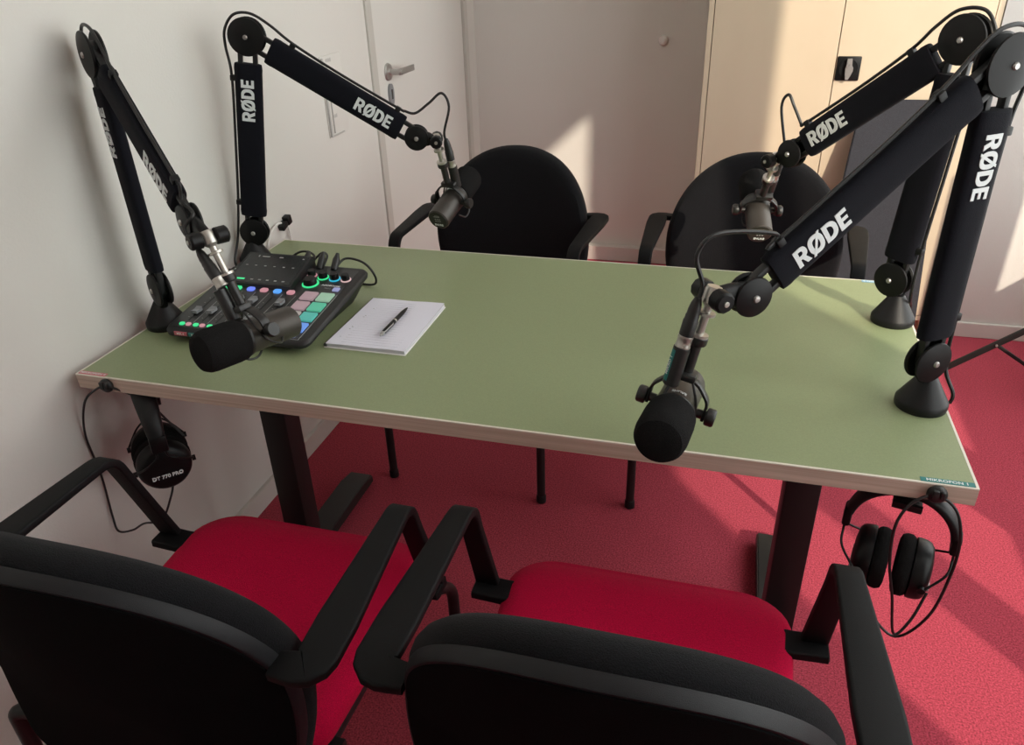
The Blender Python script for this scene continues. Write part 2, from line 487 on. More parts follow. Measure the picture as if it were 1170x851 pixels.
# grey felt panel leaning on the cabinet
ang = math.atan2(.20, .90)
t = thing('felt_panel', 'dark grey felt panel leaning against the right cupboard door', 'panel', (1.78, 1.98, 0)); off = V((1.78, 1.98, 0))
def pnl(x, s, d):  # along panel height s, depth d toward the viewer
    return V((x, 1.905 + s * math.sin(ang) - d * math.cos(ang), .004 + s * math.cos(ang) + d * math.sin(ang)))
def pan_mesh(x0b, x1b, x0t, x1t, s0, s1, d0, d1):
    bm = bmn(); vs = []
    for d in (d0, d1):
        vs.append([bm.verts.new(pnl(x, s, d)) for x, s in ((x0b, s0), (x1b, s0), (x1t - .02, s1), (x0t + .02, s1), (x0t, s1 - .02))])
    a, b = vs; n = len(a); bm.faces.new(a); bm.faces.new(b)
    for k in range(n): bm.faces.new((a[k], a[(k + 1) % n], b[(k + 1) % n], b[k]))
    bmesh.ops.bevel(bm, geom=list(bm.edges), offset=.004, segments=2, affect='EDGES')
    return bm
obj('felt_face', pan_mesh(1.555, 1.945, 1.630, 1.93, .0, .925, .006, .022), M['panel'], t, off)
obj('backing', pan_mesh(1.563, 1.937, 1.637, 1.922, .0, .915, -.006, .006), M['black_plastic'], t, off)

# ------------------------------------------------------------------ table
ZTOP, TL, TD = .72, 1.6, .8
t = thing('table', 'long green-topped meeting table with beech edges and black column legs', 'table', (.8, .4, 0)); off = V((.8, .4, 0))
bm = bmn(); boxr(bm, (.003, .003, ZTOP - .028), (TL - .003, TD - .003, ZTOP), 0); top = obj('tabletop', bm, M['green'], t, off, smooth=False)
bm = bmn()
for lo, hi in (((0, 0, ZTOP - .03), (TL, .0035, ZTOP - .0015)), ((0, TD - .0035, ZTOP - .03), (TL, TD, ZTOP - .0015)),
               ((0, .0035, ZTOP - .03), (.0035, TD - .0035, ZTOP - .0015)), ((TL - .0035, .0035, ZTOP - .03), (TL, TD - .0035, ZTOP - .0015)),
               ((.003, .003, ZTOP - .03), (TL - .003, TD - .003, ZTOP - .0275))): boxr(bm, lo, hi)
edge = obj('edging', bm, M['beech'], top, off, smooth=False)
bm = bmn()
for lo, hi in (((-.0003, -.0003, ZTOP - .002), (TL, .0035, ZTOP + .0002)), ((0, TD - .0035, ZTOP - .002), (TL, TD + .0003, ZTOP + .0002)),
               ((-.0003, .0035, ZTOP - .002), (.0035, TD - .0035, ZTOP + .0002)), ((TL - .0035, .0035, ZTOP - .002), (TL + .0003, TD - .0035, ZTOP + .0002))): boxr(bm, lo, hi)
obj('edge_strip', bm, M['edge_line'], top, off, smooth=False)
for x in (.2125, 1.408):
    bm = bmn(); boxr(bm, (x - .034, .29, .04), (x + .034, .352, ZTOP - .07), .004); obj('column', bm, M['black_metal'], t, off)
    bm = bmn()
    prof = [(.02, .012), (.02, .036), (.045, .046), (.60, .046), (.66, .038), (.66, .012)]
    a = [bm.verts.new((x - .037, y, z)) for y, z in prof]; b = [bm.verts.new((x + .037, y, z)) for y, z in prof]
    bm.faces.new(a); bm.faces.new(b)
    for k in range(len(prof)): bm.faces.new((a[k], a[(k + 1) % len(prof)], b[(k + 1) % len(prof)], b[k]))
    bmesh.ops.bevel(bm, geom=list(bm.edges), offset=.004, segments=2, affect='EDGES')
    ft = obj('foot', bm, M['foot_metal'], t, off)
    for y in (.06, .62):
        bm = bmn(); cyl(bm, (x, y, 0), (x, y, .014), .016, seg=18)
        obj('glide', bm, M['black_plastic'], ft, off)
bm = bmn(); boxr(bm, (.18, .285, ZTOP - .07), (1.44, .357, ZTOP - .0302), .003)
boxr(bm, (.18, .08, ZTOP - .055), (.245, .72, ZTOP - .0302), .003); boxr(bm, (1.375, .08, ZTOP - .055), (1.44, .72, ZTOP - .0302), .003)
obj('under_frame', bm, M['black_metal'], t, off)
def sticker(x0, x1, y0, y1, m, body, flip=False):
    bm = bmn(); boxr(bm, (x0, y0, ZTOP + .0002), (x1, y1, ZTOP + .0009)); s = obj('name_strip', bm, m, top, off, smooth=False)
    s['label'] = {'teal_label': 'teal embossed label strip', 'pink_label': 'pink embossed label strip', 'blue_label': 'blue embossed label strip'}[m.name]
    d = -1 if flip else 1
    text('lettering', body, .0085, Matrix.Translation(-off) @ basis((d, 0, 0), (0, d, 0), ((x0 + x1) / 2, (y0 + y1) / 2, ZTOP + .0010)), M['print'], s, .0001, .0001, sx=1.15)
sticker(1.522, 1.5955, .0028, .0135, M['teal'], 'MIKROFON 1')
sticker(.0035, .066, .0028, .0135, M['pink'], 'MIKROFON 4')
sticker(1.525, 1.590, .786, .7968, M['blue'], 'MIKROFON 2', True)

# ------------------------------------------------------------------ boom arms
def boom_arm(label, base, S, E, T, Mp, phi, cable_free, flip, wall_side):
    base, S, E, T, Mp = map(V, (base, S, E, T, Mp))
    a = math.radians(phi); n = V((-math.sin(a), math.cos(a), 0)); h = V((math.cos(a), math.sin(a), 0))
    vis = n if n.dot(V((1.2, -1.04, 1.43)) - S) > 0 else -n        # the printed side
    t = thing('boom_arm', label, 'microphone arm', base, 'jointed microphone arms round the table'); off = base
    # base cone
    bm = bmn(); lathe(bm, [(0, 0), (.041, 0), (.042, .004), (.042, .013), (.040, .016), (.0155, .058), (.013, .061), (0, .061)], base, (0, 0, 1), 40)
    bs = obj('base', bm, M['black_plastic'], t, off)
    bm = bmn(); cyl(bm, base + V((0, 0, .058)), base + V((0, 0, .072)), .0085, seg=18)
    obj('pivot_pin', bm, M['nickel'], bs, off)
    d1 = (E - S).normalized(); d2 = (T - E).normalized()
    p1 = (-d2 - d1 * (-d2).dot(d1)).normalized()                    # outside of the elbow for the lower arm
    p2 = (d1 - d2 * d1.dot(d2)).normalized()                        # outside for the upper arm
    def joint(name, c, r, w=.012):
        bm = bmn()
        for s in (-1, 1):
            lathe(bm, [(0, 0), (r - .003, 0), (r, .003), (r - .001, .006), (r * .6, .0090), (0, .010)], c + n * s * (w - .004), n * s, 32)
        o = obj(name, bm, M['gloss_black'], t, off)
        for s in (-1, 1):
            bm = bmn(); lathe(bm, [(.0055, 0), (.0055, .002), (.004, .004), (0, .0046)], c + n * s * (w + .0052), n * s, 16)
            obj('screw', bm, M['steel'], o, off)
        bm = bmn(); cyl(bm, c - n * (w - .004), c + n * (w - .004), r * .55, seg=24); obj('hub', bm, M['black_metal'], o, off)
        return o
    js = joint('shoulder_joint', S, .036)
    # neck from the pin to the shoulder
    bm = bmn(); sweep(bm, [base + V((0, 0, .068)), base * .6 + S * .4 + V((0, 0, .012)), S], superell(.014, .011, 2.4, 16), side0=h)
    obj('neck', bm, M['gloss_black'], js, off)
    joint('elbow_joint', E, .042)
    joint('tip_joint', T, .030, .011)
    for nm, A, B, d, p, tx, frac in (('lower_arm', S, E, d1, p1, (d1 if not flip else -d1), .70), ('upper_arm', E, T, d2, p2, (d2 if not flip else -d2), .735)):
        L = (B - A).length
        bm = bmn()
        for s in (-1, 1):
            off_ = p * s * .017
            path = [A + off_ * .9, A + d * .03 + off_, B - d * .03 + off_, B + off_ * .9]
            sweep(bm, path, rrect(.005, .007, .002, 2), side0=p)
        ar = obj(nm, bm, M['black_metal'], t, off)
        bm = bmn()
        s0, s1 = .043, L - (.058 if nm == 'lower_arm' else .042)
        if nm == 'upper_arm': s0 = .055
        prof = [(s0, .86), (s0 + .001, .97), (s0 + .006, 1.), (s0 + .014, 1.02), (s0 + .02, 1.), (L * .5, 1.0), (s1 - .02, 1.), (s1 - .014, 1.02), (s1 - .006, 1.), (s1 - .001, .97), (s1, .86)]
        sec = superell(.0315, .0143, 3.0, 32); rings = []
        for s, k in prof:
            rings.append([bm.verts.new(A + d * s + p * u * k + n * v * k) for u, v in sec])
        for R1, R2 in zip(rings, rings[1:]):
            for j in range(32): bm.faces.new((R1[j], R1[(j + 1) % 32], R2[(j + 1) % 32], R2[j]))
        bm.faces.new(rings[0]); bm.faces.new(rings[-1])
        sl = obj('sleeve', bm, M['sleeve'], ar, off)
        c = A + d * (L * frac) + vis * .0144
        up = vis.cross(tx)
        glyph_logo('logo', Matrix.Translation(-off) @ basis(tx, up, c), M['print'], ar, .030)
        # cable clips round the sleeve
        for f in (.16, .80) if nm == 'lower_arm' else (.22, .84):
            bm = bmn(); cc = A + d * (L * f) + p * .034
            rot = Matrix((d, p, n)).transposed().to_3x3()
            box(bm, cc, (.013, .016, .015), .002, rot)
            ck = obj('cable_clip', bm, M['black_plastic'], t, off)
    # cable, tied to the outside of both bars
    L1, L2 = (E - S).length, (T - E).length
    side = (base - V((.8, base.y, base.z))); sgn = 1
    foot = V((base.x, base.y, ZTOP + .004)) + p1 * .0 + V(wall_side)
    pts = [foot, foot + V((0, 0, .02)), S - d1 * .02 + p1 * .044 + n * .0, S + d1 * L1 * .16 + p1 * .0385, S + d1 * L1 * .45 + p1 * .0375, S + d1 * L1 * .80 + p1 * .0385,
           E - d1 * .025 + p1 * .050, E + p1 * .049 + d1 * .012, E + (p1 + p2).normalized() * .052, E + p2 * .049 - d2 * .012, E + d2 * .035 + p2 * .049,
           E + d2 * L2 * .22 + p2 * .040, E + d2 * L2 * .5 + p2 * .0365, E + d2 * L2 * .84 + p2 * .0385]
    K = pts[-1]
    pts += [K + d2 * .016 + p2 * .002] + [V(q) for q in cable_free]
    bm = bmn(); tube(bm, pts, .0032, 8, n=7)
    cb = obj('cable', bm, M['rubber'], t, off)
    X0, U = V(cable_free[-1]), (V(cable_free[-2]) - V(cable_free[-1])).normalized()
    bm = bmn(); lathe(bm, [(.0105, 0), (.0108, .022), (.0098, .024), (.0098, .030), (.0090, .032), (.0090, .038), (.0075, .048), (.0048, .056), (0, .057)], X0 - U * .045, U, 20)
    plug = obj('cable_plug', bm, M['rubber'], cb, off)
    bm = bmn(); lathe(bm, [(.0108, 0), (.0112, .002), (.0105, .004), (.0105, .014), (.0112, .016), (.0108, .018)], X0 - U * .0635, U, 24)
    obj('plug_ring', bm, M['nickel'], plug, off)
    # tip fork, side knobs and threaded stud
    bm = bmn()
    rot_d = (Mp - T).normalized()
    sweep(bm, [T, T + (Mp - T) * .6, Mp - rot_d * .008], superell(.017, .010, 2.6, 20), side0=rot_d.cross(n), scale=lambda q: (1.25 - .55 * q, 1.))
    fk = obj('fork', bm, M['gloss_black'], t, off)
    for s in (-1, 1):
        bm = bmn(); lathe(bm, [(.012, 0), (.0155, .003), (.0155, .020), (.0125, .0235), (0, .024)], Mp + n * s * .011, n * s, 10)
        obj('tip_knob', bm, M['gloss_black'], fk, off)
        bm = bmn(); lathe(bm, [(.004, 0), (.004, .002), (0, .0025)], Mp + n * s * .0345, n * s, 12)
        obj('rivet', bm, M['nickel'], fk, off)
    return t, fk, off

# pose of each microphone: M joint, U (up the stem), F (front), measured pose
def unit(v): return V(v).normalized()
ARMS = {
 'A': dict(base=(.034, .236, ZTOP), S=(.052, .224, .812), E=(.035, .235, 1.278), T=(.292, .074, 1.025), M=(.350, .038, 1.009), phi=-32, flip=False,
           H=(.419, .019, .842), F=(-.365, -.928, .077), U=(-.381, .101, .919), wall=(-.03, .034, 0),
           label='boom arm at the near left corner of the table, leaning out beside the left wall'),
 'B': dict(base=(.018, .627, ZTOP), S=(.028, .630, .803), E=(.095, .652, 1.266), T=(.446, .766, 1.024), M=(.492, .781, 1.016), phi=18, flip=False,
           H=(.503, .829, .848), F=(.185, .909, .374), U=(-.059, -.271, .961), wall=(-.028, -.050, 0),
           label='boom arm behind the audio mixer, reaching right across the white door'),
 'C': dict(base=(1.560, .575, ZTOP), S=(1.548, .585, .811), E=(1.571, .566, 1.266), T=(1.328, .769, 1.015), M=(1.296, .796, .994), phi=140, flip=True,
           H=(1.275, .889, .847), F=(-.136, .871, .472), U=(.125, -.531, .838), wall=(.038, .038, 0),
           label='boom arm at the far right corner of the table, in front of the maple cupboard'),
 'D': dict(base=(1.558, .230, ZTOP), S=(1.549, .222, .812), E=(1.546, .220, 1.270), T=(1.245, .009, .993), M=(1.195, -.026, 1.003), phi=-145, flip=True,
           H=(1.160, -.048, .833), F=(-.131, -.990, .058), U=(.203, .126, .971), wall=(.048, .012, 0),
           label='nearest boom arm, on the right table edge, reaching across toward the camera'),
}
def mic_frame(q):
    U, F = unit(q['U']), unit(q['F']); X = F.cross(U).normalized(); Y = U.cross(X).normalized()
    tilt = math.atan2(F.dot(U), F.dot(Y))
    return X, Y, U, tilt
roots = {}
for k, q in ARMS.items():
    X, Y, U, tilt = mic_frame(q); H = V(q['H']); Mp = V(q['M']); T = V(q['T']); E = V(q['E'])
    xo = H + X * .016 + Y * .016
    plug_top = xo + U * (.0955 + .0635)
    d2 = (T - E).normalized(); K = E + d2 * ((T - E).length * .84)
    hd = V((d2.x, d2.y, 0)).normalized()
    if k == 'A':
        free = [T + V((0, 0, .035)) + X * .01, Mp + V((0, 0, .050)) + X * .03, plug_top + U * .05 + X * .012, plug_top]
    elif k == 'B':
        free = [T + V((0, 0, .058)) + hd * .002, Mp + V((0, 0, .088)) - hd * .012, Mp + V((0, 0, .110)) + hd * .020, Mp + V((0, 0, .078)) + hd * .036, plug_top + U * .03, plug_top]
    elif k == 'C':
        free = [T + V((0, 0, .064)) - hd * .012, Mp + V((0, 0, .118)) - hd * .030, Mp + V((0, 0, .140)) - hd * .012, Mp + V((0, 0, .112)) + hd * .002, plug_top + U * .035, plug_top]
    else:
        free = [T + V((0, 0, .085)) + hd * -.03, Mp + V((0, 0, .088)) + hd * .0, Mp + V((0, 0, .062)) + hd * .030, plug_top + U * .03, plug_top]
    t, fk, off = boom_arm(q['label'], q['base'], q['S'], q['E'], q['T'], q['M'], q['phi'], free, q['flip'], q['wall'])
    SL = (Mp - H).length - .111
    bm = bmn()
    lathe(bm, [(0, .013), (.0105, .013), (.0125, .008), (.0125, -.010), (.009, -.014), (.0062, -.016), (.0062, -SL), (0, -SL)], Mp, U, 20)
    sw = obj('swivel_stud', bm, M['nickel'], fk, off)
    for h0 in (-.030, -SL + .001):
        bm = bmn(); lathe(bm, [(.0062, 0), (.0135, .001), (.0135, .005), (.0062, .006)], Mp + U * h0, U, 24)
        obj('lock_ring', bm, M['nickel'], sw, off)

# ------------------------------------------------------------------ microphones (local frame: X knobs, Y front, Z up the stem, hinge at the origin)
mic = thing('studio_microphone', '', 'microphone', (0, 0, 0), 'microphones on the boom arms')
bm = bmn(); lathe(bm, [(0, -.079), (.026, -.079), (.0285, -.077), (.0295, -.072), (.0295, -.004), (.0305, -.002), (.0305, .020), (.0325, .024), (.0325, .030), (.030, .032), (0, .032)], (0, 0, 0), (0, 1, 0), 40)
body = obj('body', bm, M['mic'], mic)
bm = bmn(); lathe(bm, [(0, -.0008), (.0255, -.0008), (.0255, .001), (0, .001)], (0, -.0792, 0), (0, -1, 0), 36)
ep = obj('end_plate', bm, M['mic_dark'], body)
bm = bmn()
for i, (x, z) in enumerate(((-.006, .002), (0, .002), (.006, .002), (-.006, -.004), (0, -.004), (.006, -.004))): boxr(bm, (x - .0018, -.0808, z), (x + .0018, -.0801, z + .0025))
boxr(bm, (-.010, -.0808, .010), (.008, -.0801, .0112)); boxr(bm, (-.006, -.0808, .0135), (.008, -.0801, .0145))
obj('switch_marks', bm, M['print_grey'], ep)
text('maker_mark', 'SHURE', .0085, basis((1, 0, 0), (0, 0, 1), (0, -.0805, -.0145)), M['print'], ep, .0002, .0003)
bm = bmn(); lathe(bm, [(.0328, 0), (.0332, .0008), (.0332, .0046), (.0328, .0054)], (0, .0243, 0), (0, 1, 0), 40, False, False)
ring = obj('grille_ring', bm, M['mic_dark'], body)
# lettering bent round the ring
tx = text('maker_mark', 'SHURE', .0075, Matrix.Identity(4), M['print'], body, .0002, .0003)
for v in tx.data.vertices:
    x, y, z = v.co; an = x / .0312
    v.co = V((-math.sin(an) * (.0312 + z), .013 + y * -1 * -1, math.cos(an) * (.0312 + z)))
bm = bmn(); lathe(bm, [(0, .031), (.034, .031), (.0365, .036), (.0375, .050), (.0378, .092), (.0365, .103), (.0325, .111), (.025, .1145), (.012, .116), (0, .1163)], (0, 0, 0), (0, 1, 0), 40)
ws = obj('windscreen', bm, M['foam'], mic)
bm = bmn()
path = fillet([(-.042, 0, -.007), (-.042, 0, .022), (-.019, .0, .047), (.019, 0, .047), (.042, 0, .022), (.042, 0, -.007)], [.008, .012, .012, .008], 4)
sweep(bm, path, rrect(.0085, .0022, .0012, 2), side0=(0, 1, 0))
yk = obj('yoke', bm, M['mic_dark'], mic)
bm = bmn(); box(bm, (.004, .004, .052), (.040, .026, .012), .003); lathe(bm, [(.0085, .055), (.0085, .100), (.0130, .101), (.0140, .103), (.0140, .112), (.012, .114)], (0, 0, 0), (0, 0, 1), 24)
obj('stem', bm, M['mic_dark'], yk)
for s in (-1, 1):
    bm = bmn(); lathe(bm, [(.007, -.012), (.007, .002), (.0125, .003), (.0135, .005), (.0135, .014), (.0115, .0165), (0, .017)], (s * .0425, 0, 0), (s, 0, 0), 14)
    obj('knob', bm, M['mic_dark'], mic)
bm = bmn(); lathe(bm, [(.0105, .036), (.0122, .038), (.0122, .0945), (.0105, .0955)], (.016, .016, 0), (0, 0, 1), 24)
hous = obj('connector_housing', bm, M['mic_dark'], mic)
bm = bmn(); tube(bm, [(.016, .018, .040), (.020, .026, .020), (.028, .030, -.006), (.034, .022, -.034), (.034, -.002, -.042), (.026, -.020, -.026)], .0021, 8)
obj('captive_wire', bm, M['rubber'], mic)
bm = bmn(); tube(bm, [(-.014, .012, .046), (-.026, .012, .020), (-.031, .004, -.012), (-.030, -.018, -.030), (-.020, -.034, -.023)], .0019, 8)
obj('captive_wire', bm, M['rubber'], mic)
mic_labels = {
 'A': 'black microphone in front of the audio mixer, foam windscreen pointing left toward the camera',
 'B': 'black microphone before the left far chair, its lettered end plate facing the camera',
 'C': 'small grey microphone hanging before the right far chair, end plate facing the camera',
 'D': 'nearest black microphone, foam windscreen hanging over the front table edge, teal label on its stem'}
mics = {'A': mic}
for k in 'BCD': mics[k] = copy_tree(mic)
for k, o in mics.items():
    q = ARMS[k]; X, Y, U, tilt = mic_frame(q)
    o.matrix_world = basis(X, Y, q['H'])
    o['label'] = mic_labels[k]
    for ch in [c for c in bpy.data.objects if c.parent == o]:
        if ch.name.split('.')[0] in ('body', 'windscreen'): ch.rotation_euler = (tilt, 0, 0)
    if k == 'D':
        hs = [c for c in bpy.data.objects if c.parent == o and c.name.startswith('connector_housing')][0]
        bm = bmn()
        for i in range(6):
            pass
        sec = [(.0126 * math.sin(math.radians(a)), .0126 * math.cos(math.radians(a))) for a in (28, 38, 48, 58, 68)]
        lo = [bm.verts.new((.016 + x, .016 + y, .043)) for x, y in sec]; hi = [bm.verts.new((.016 + x, .016 + y, .091)) for x, y in sec]
        for i in range(4): bm.faces.new((lo[i], lo[i + 1], hi[i + 1], hi[i]))
        lb = obj('name_strip', bm, M['teal'], hs); lb['label'] = 'teal label strip'
        a = math.radians(48)
        nrm = V((math.sin(a), math.cos(a), 0))
        text('lettering', 'MIKRO 1', .0075, basis((0, 0, 1), nrm.cross(V((0, 0, 1))), V((.016, .016, .067)) + nrm * .0130), M['print'], lb, .0001, .0001)

# ------------------------------------------------------------------ audio mixer
t = thing('audio_mixer', 'black podcast mixer with lit pads, faders and screen on the left of the table', 'audio mixer', (.25, .32, ZTOP)); off = V((.25, .32, ZTOP))
X0, X1, Y0, Y1 = .083, .421, .163, .482
def zt(y): return .752 + .12 * (y - .185)
def slab(bm, x0, x1, y0, y1, h0, h1, ch=0., n=4):
    """piece lying on the tilted face, from h0 to h1 above it"""
    r = ch if ch > 0 else .0005
    pts = []
    for cx, cy, t0 in ((x1 - r, y1 - r, 0), (x0 + r, y1 - r, 90), (x0 + r, y0 + r, 180), (x1 - r, y0 + r, 270)):
        for k in range(n + 1):
            a = math.radians(t0 + 90 * k / n); pts.append((cx + r * math.cos(a), cy + r * math.sin(a)))
    lo = [bm.verts.new((x, y, zt(y) + h0)) for x, y in pts]; hi = [bm.verts.new((x, y, zt(y) + h1)) for x, y in pts]
    bm.faces.new(lo); bm.faces.new(hi)
    for k in range(len(pts)): bm.faces.new((lo[k], lo[(k + 1) % len(pts)], hi[(k + 1) % len(pts)], hi[k]))
def ring_pts(x0, x1, y0, y1, r, n=6):
    pts = []
    for cx, cy, t0 in ((x1 - r, y1 - r, 0), (x0 + r, y1 - r, 90), (x0 + r, y0 + r, 180), (x1 - r, y0 + r, 270)):
        for k in range(n + 1):
            a = math.radians(t0 + 90 * k / n); pts.append((cx + r * math.cos(a), cy + r * math.sin(a)))
    return pts
bm = bmn()
lev = [(.030, 'b', .001), (.026, 'b', .007), (.008, 't', -.022), (.001, 't', -.014), (0., 't', -.007), (.003, 't', -.0015), (.007, 't', 0.)]
rings = []
for ins, kind, h in lev:
    pp = ring_pts(X0 + ins, X1 - ins, Y0 + ins, Y1 - ins, .022)
    rings.append([bm.verts.new((x, y, (ZTOP + h) if kind == 'b' else max(zt(y) + h, ZTOP + .012))) for x, y in pp])
for A, B in zip(rings, rings[1:]):
    for k in range(len(A)): bm.faces.new((A[k], A[(k + 1) % len(A)], B[(k + 1) % len(A)], B[k]))
bm.faces.new(rings[0]); bm.faces.new(rings[-1])
shell = obj('shell', bm, M['mixer'], t, off)
bm = bmn(); slab(bm, X0 + .012, X1 - .020, Y0 + .014, Y1 - .016, 0, .0008, .008); obj('faceplate', bm, M['mixer_top'], t, off, smooth=False)
# screen: raised tilted block
bm = bmn()
sx0, sx1 = .118, .284
pr = [(.352, zt(.352)), (.354, zt(.352) + .010), (.468, zt(.468) + .026), (.472, zt(.468) + .022), (.476, zt(.476))]
a = [bm.verts.new((sx0, y, z)) for y, z in pr]; b = [bm.verts.new((sx1, y, z)) for y, z in pr]
bm.faces.new(a); bm.faces.new(b)
for k in range(len(pr)): bm.faces.new((a[k], a[(k + 1) % len(pr)], b[(k + 1) % len(pr)], b[k]))
scr = obj('screen_housing', bm, M['mixer'], t, off, smooth=False)
def sq(x, v, h):  # point on the screen face
    y = .356 + v * (.466 - .356); return V((x, y, zt(.352) + .010 + (y - .354) / (.468 - .354) * ((zt(.468) + .026) - (zt(.352) + .010)) + h))
bm = bmn()
a = [bm.verts.new(sq(x, v, .0005)) for x, v in ((sx0 + .006, .02), (sx1 - .006, .02), (sx1 - .006, .98), (sx0 + .006, .98))]; bm.faces.new(a)
pane = obj('screen', bm, M['screen'], scr, off, smooth=False)
bm = bmn()
def sbar(x0, x1, v0, v1):
    bm.faces.new([bm.verts.new(sq(x, v, .0009)) for x, v in ((x0, v0), (x1, v0), (x1, v1), (x0, v1))])
for k in range(6): sbar(.135 + k * .024, .141 + k * .024, .56, .585)
for k in range(5): sbar(.175 + k * .020, .182 + k * .020, .10, .135)
sbar(.160, .180, .87, .90); sbar(.205, .215, .87, .90); sbar(.265, .270, .87, .9); sbar(.150, .153, .86, .92)
obj('screen_icons', bm, M['line'], pane, off, smooth=False)
bm = bmn(); sbar(.130, .160, .09, .14); obj('screen_status', bm, M['led_green'], pane, off, smooth=False)
# channels
for i in range(6):
    x = .1225 + .0335 * i
    bm = bmn(); slab(bm, x - .0015, x + .0015, .203, .318, .0009, .0013); obj('fader_slot', bm, M['slot'], t, off, smooth=False)
bm = bmn()
for i in range(6):
    x = .1225 + .0335 * i
    slab(bm, x + .0165, x + .0172, .195, .335, .0009, .0013)
    for y in (.215, .235, .255, .275, .295): slab(bm, x - .009, x - .0065, y, y + .0012, .0009, .0012)
slab(bm, .3195, .3203, .173, .352, .0009, .0014); slab(bm, .3985, .3996, .173, .352, .0009, .0014); slab(bm, .3195, .3996, .1725, .1735, .0009, .0014)
obj('panel_lines', bm, M['line'], t, off, smooth=False)
for i, (col, fy) in enumerate((('led_green', .235), ('led_green', .240), ('led_blue', .295), ('led_rose', .295), ('led_sky', .218), ('led_rose', .295))):
    x = .1225 + .0335 * i
    bm = bmn(); slab(bm, x - .0095, x + .0085, .337, .352, .0009, .004, .0055); obj('channel_button', bm, M[col], t, off)
    fx = x
    bm = bmn(); n0 = len(bm.verts)
    z0 = zt(fy)
    pf = [(-.011, .002), (-.011, .010), (-.004, .007), (.004, .007), (.011, .012), (.011, .002)]
    a = [bm.verts.new((fx - .0075, fy + y, z0 + z)) for y, z in pf]; b = [bm.verts.new((fx + .0075, fy + y, z0 + z)) for y, z in pf]
    bm.faces.new(a); bm.faces.new(b)
    for k in range(6): bm.faces.new((a[k], a[(k + 1) % 6], b[(k + 1) % 6], b[k]))
    bmesh.ops.bevel(bm, geom=list(bm.edges), offset=.001, segments=1, affect='EDGES')
    obj('fader', bm, M['fader'], t, off)
    for dx, c2 in ((-.0045, 'led_green'), (.011, 'led_rose')):
        bm = bmn(); slab(bm, x + dx - .0058, x + dx + .0058, .182, .192, .0009, .0035, .004); obj('cue_button', bm, M[c2], t, off)
for c, x in enumerate((.339, .378)):
    for r, y in enumerate((.337, .296, .256, .215)):
        col = [['pad_rose', 'pad_rose', 'pad_grey', 'pad_pale'], ['pad_mint', 'pad_green', 'pad_teal', 'pad_blue']][c][r]
        bm = bmn(); slab(bm, x - .0165, x + .0165, y - .0170, y + .0150, .0009, .0045, .002); obj('sound_pad', bm, M[col], t, off)
for x in (.339, .378):
    bm = bmn(); slab(bm, x - .011, x + .011, .1775, .189, .0009, .0035, .0055); obj('bank_button', bm, M['pad_lilac'], t, off)
bm = bmn(); slab(bm, .379, .394, .366, .380, .0009, .0035, .002); obj('record_button', bm, M['pad_lilac'], t, off)
for (x, y, r, col) in ((.103, .393, .0105, 'led_green'), (.315, .389, .0155, 'led_green'), (.3005, .425, .0095, 'led_rose'), (.331, .421, .0105, 'led_green'), (.361, .4185, .0105, 'led_cyan'), (.389, .4185, .0095, 'led_white')):
    nrm = V((0, -.12, 1)).normalized(); c = V((x, y, zt(y)))
    bm = bmn(); lathe(bm, [(r * 1.02, .0008), (r * 1.25, .0012), (r * 1.25, .0032), (r * 1.02, .0036)], c, nrm, 28); rg = None
    kn = bmn(); lathe(kn, [(r, .0008), (r * 1.0, .006), (r * .92, .014), (r * .84, .0165), (0, .017)], c, nrm, 24)
    k_ = obj('knob', kn, M['gloss_black'], t, off); obj('light_ring', bm, M[col], k_, off)
mt = Matrix.Translation(-off)
tilt_y = V((0, 1, .12))
text('product_mark', 'RØDECaster', .0085, mt @ basis((1, 0, 0), tilt_y, (.366, .389, zt(.389) + .0012)), M['print'], t, .0002, .0001)
text('product_mark', 'PRO II', .006, mt @ basis((1, 0, 0), tilt_y, (.363, .3765, zt(.3765) + .0012)), M['print_grey'], t, 0, .0001)
text('product_mark', 'RØDE', .008, mt @ basis((1, 0, 0), tilt_y, (.105, .428, zt(.428) + .0012)), M['print'], t, .0002, .0001)
# front edge name strips
fz = lambda y: ZTOP + .0215
for x0, x1, m, body_ in ((.113, .143, M['pink'], 'MIK 4'), (.148, .178, M['teal'], 'MIK 3'), (.183, .213, M['teal'], 'MIK 2')):
    bm = bmn(); boxr(bm, (x0, Y0 - .0006, .7385), (x1, Y0 + .002, .7465)); s = obj('name_strip', bm, m, t, off, smooth=False)
    text('lettering', body_, .0072, mt @ basis((1, 0, 0), (0, 0, 1), ((x0 + x1) / 2, Y0 - .0008, .7425)), M['print'], s, .0001, .0001)
# plugs and leads at the rear
for i, (pts) in enumerate(([(.300, .470, .778), (.300, .505, .800), (.270, .530, .796), (.235, .520, .760), (.215, .535, .7245), (.10, .55, .7245), (.02, .555, .7245), (-.012, .54, .716), (-.013, .53, .60)],
                           [(.337, .468, .785), (.352, .492, .802), (.385, .500, .797), (.410, .500, .780), (.415, .515, .745), (.39, .530, .7245), (.30, .545, .7245), (.10, .565, .7245), (.02, .566, .7245), (-.012, .555, .716), (-.013, .55, .60)],
                           [(.275, .470, .778), (.268, .50, .802), (.22, .520, .80), (.16, .53, .76), (.11, .538, .7245), (.02, .540, .7245), (-.012, .525, .716), (-.013, .52, .60)])):
    bm = bmn(); tube(bm, pts, .0028, 8); lead = obj('lead', bm, M['rubber'], t, off)
for x in (.262, .300, .337):
    bm = bmn(); lathe(bm, [(.008, 0), (.0085, .004), (.0085, .026), (.006, .034), (.004, .042)], (x, .462, zt(.47) - .002), (0, .75, .8), 16); obj('lead_plug', bm, M['rubber'], t, off)

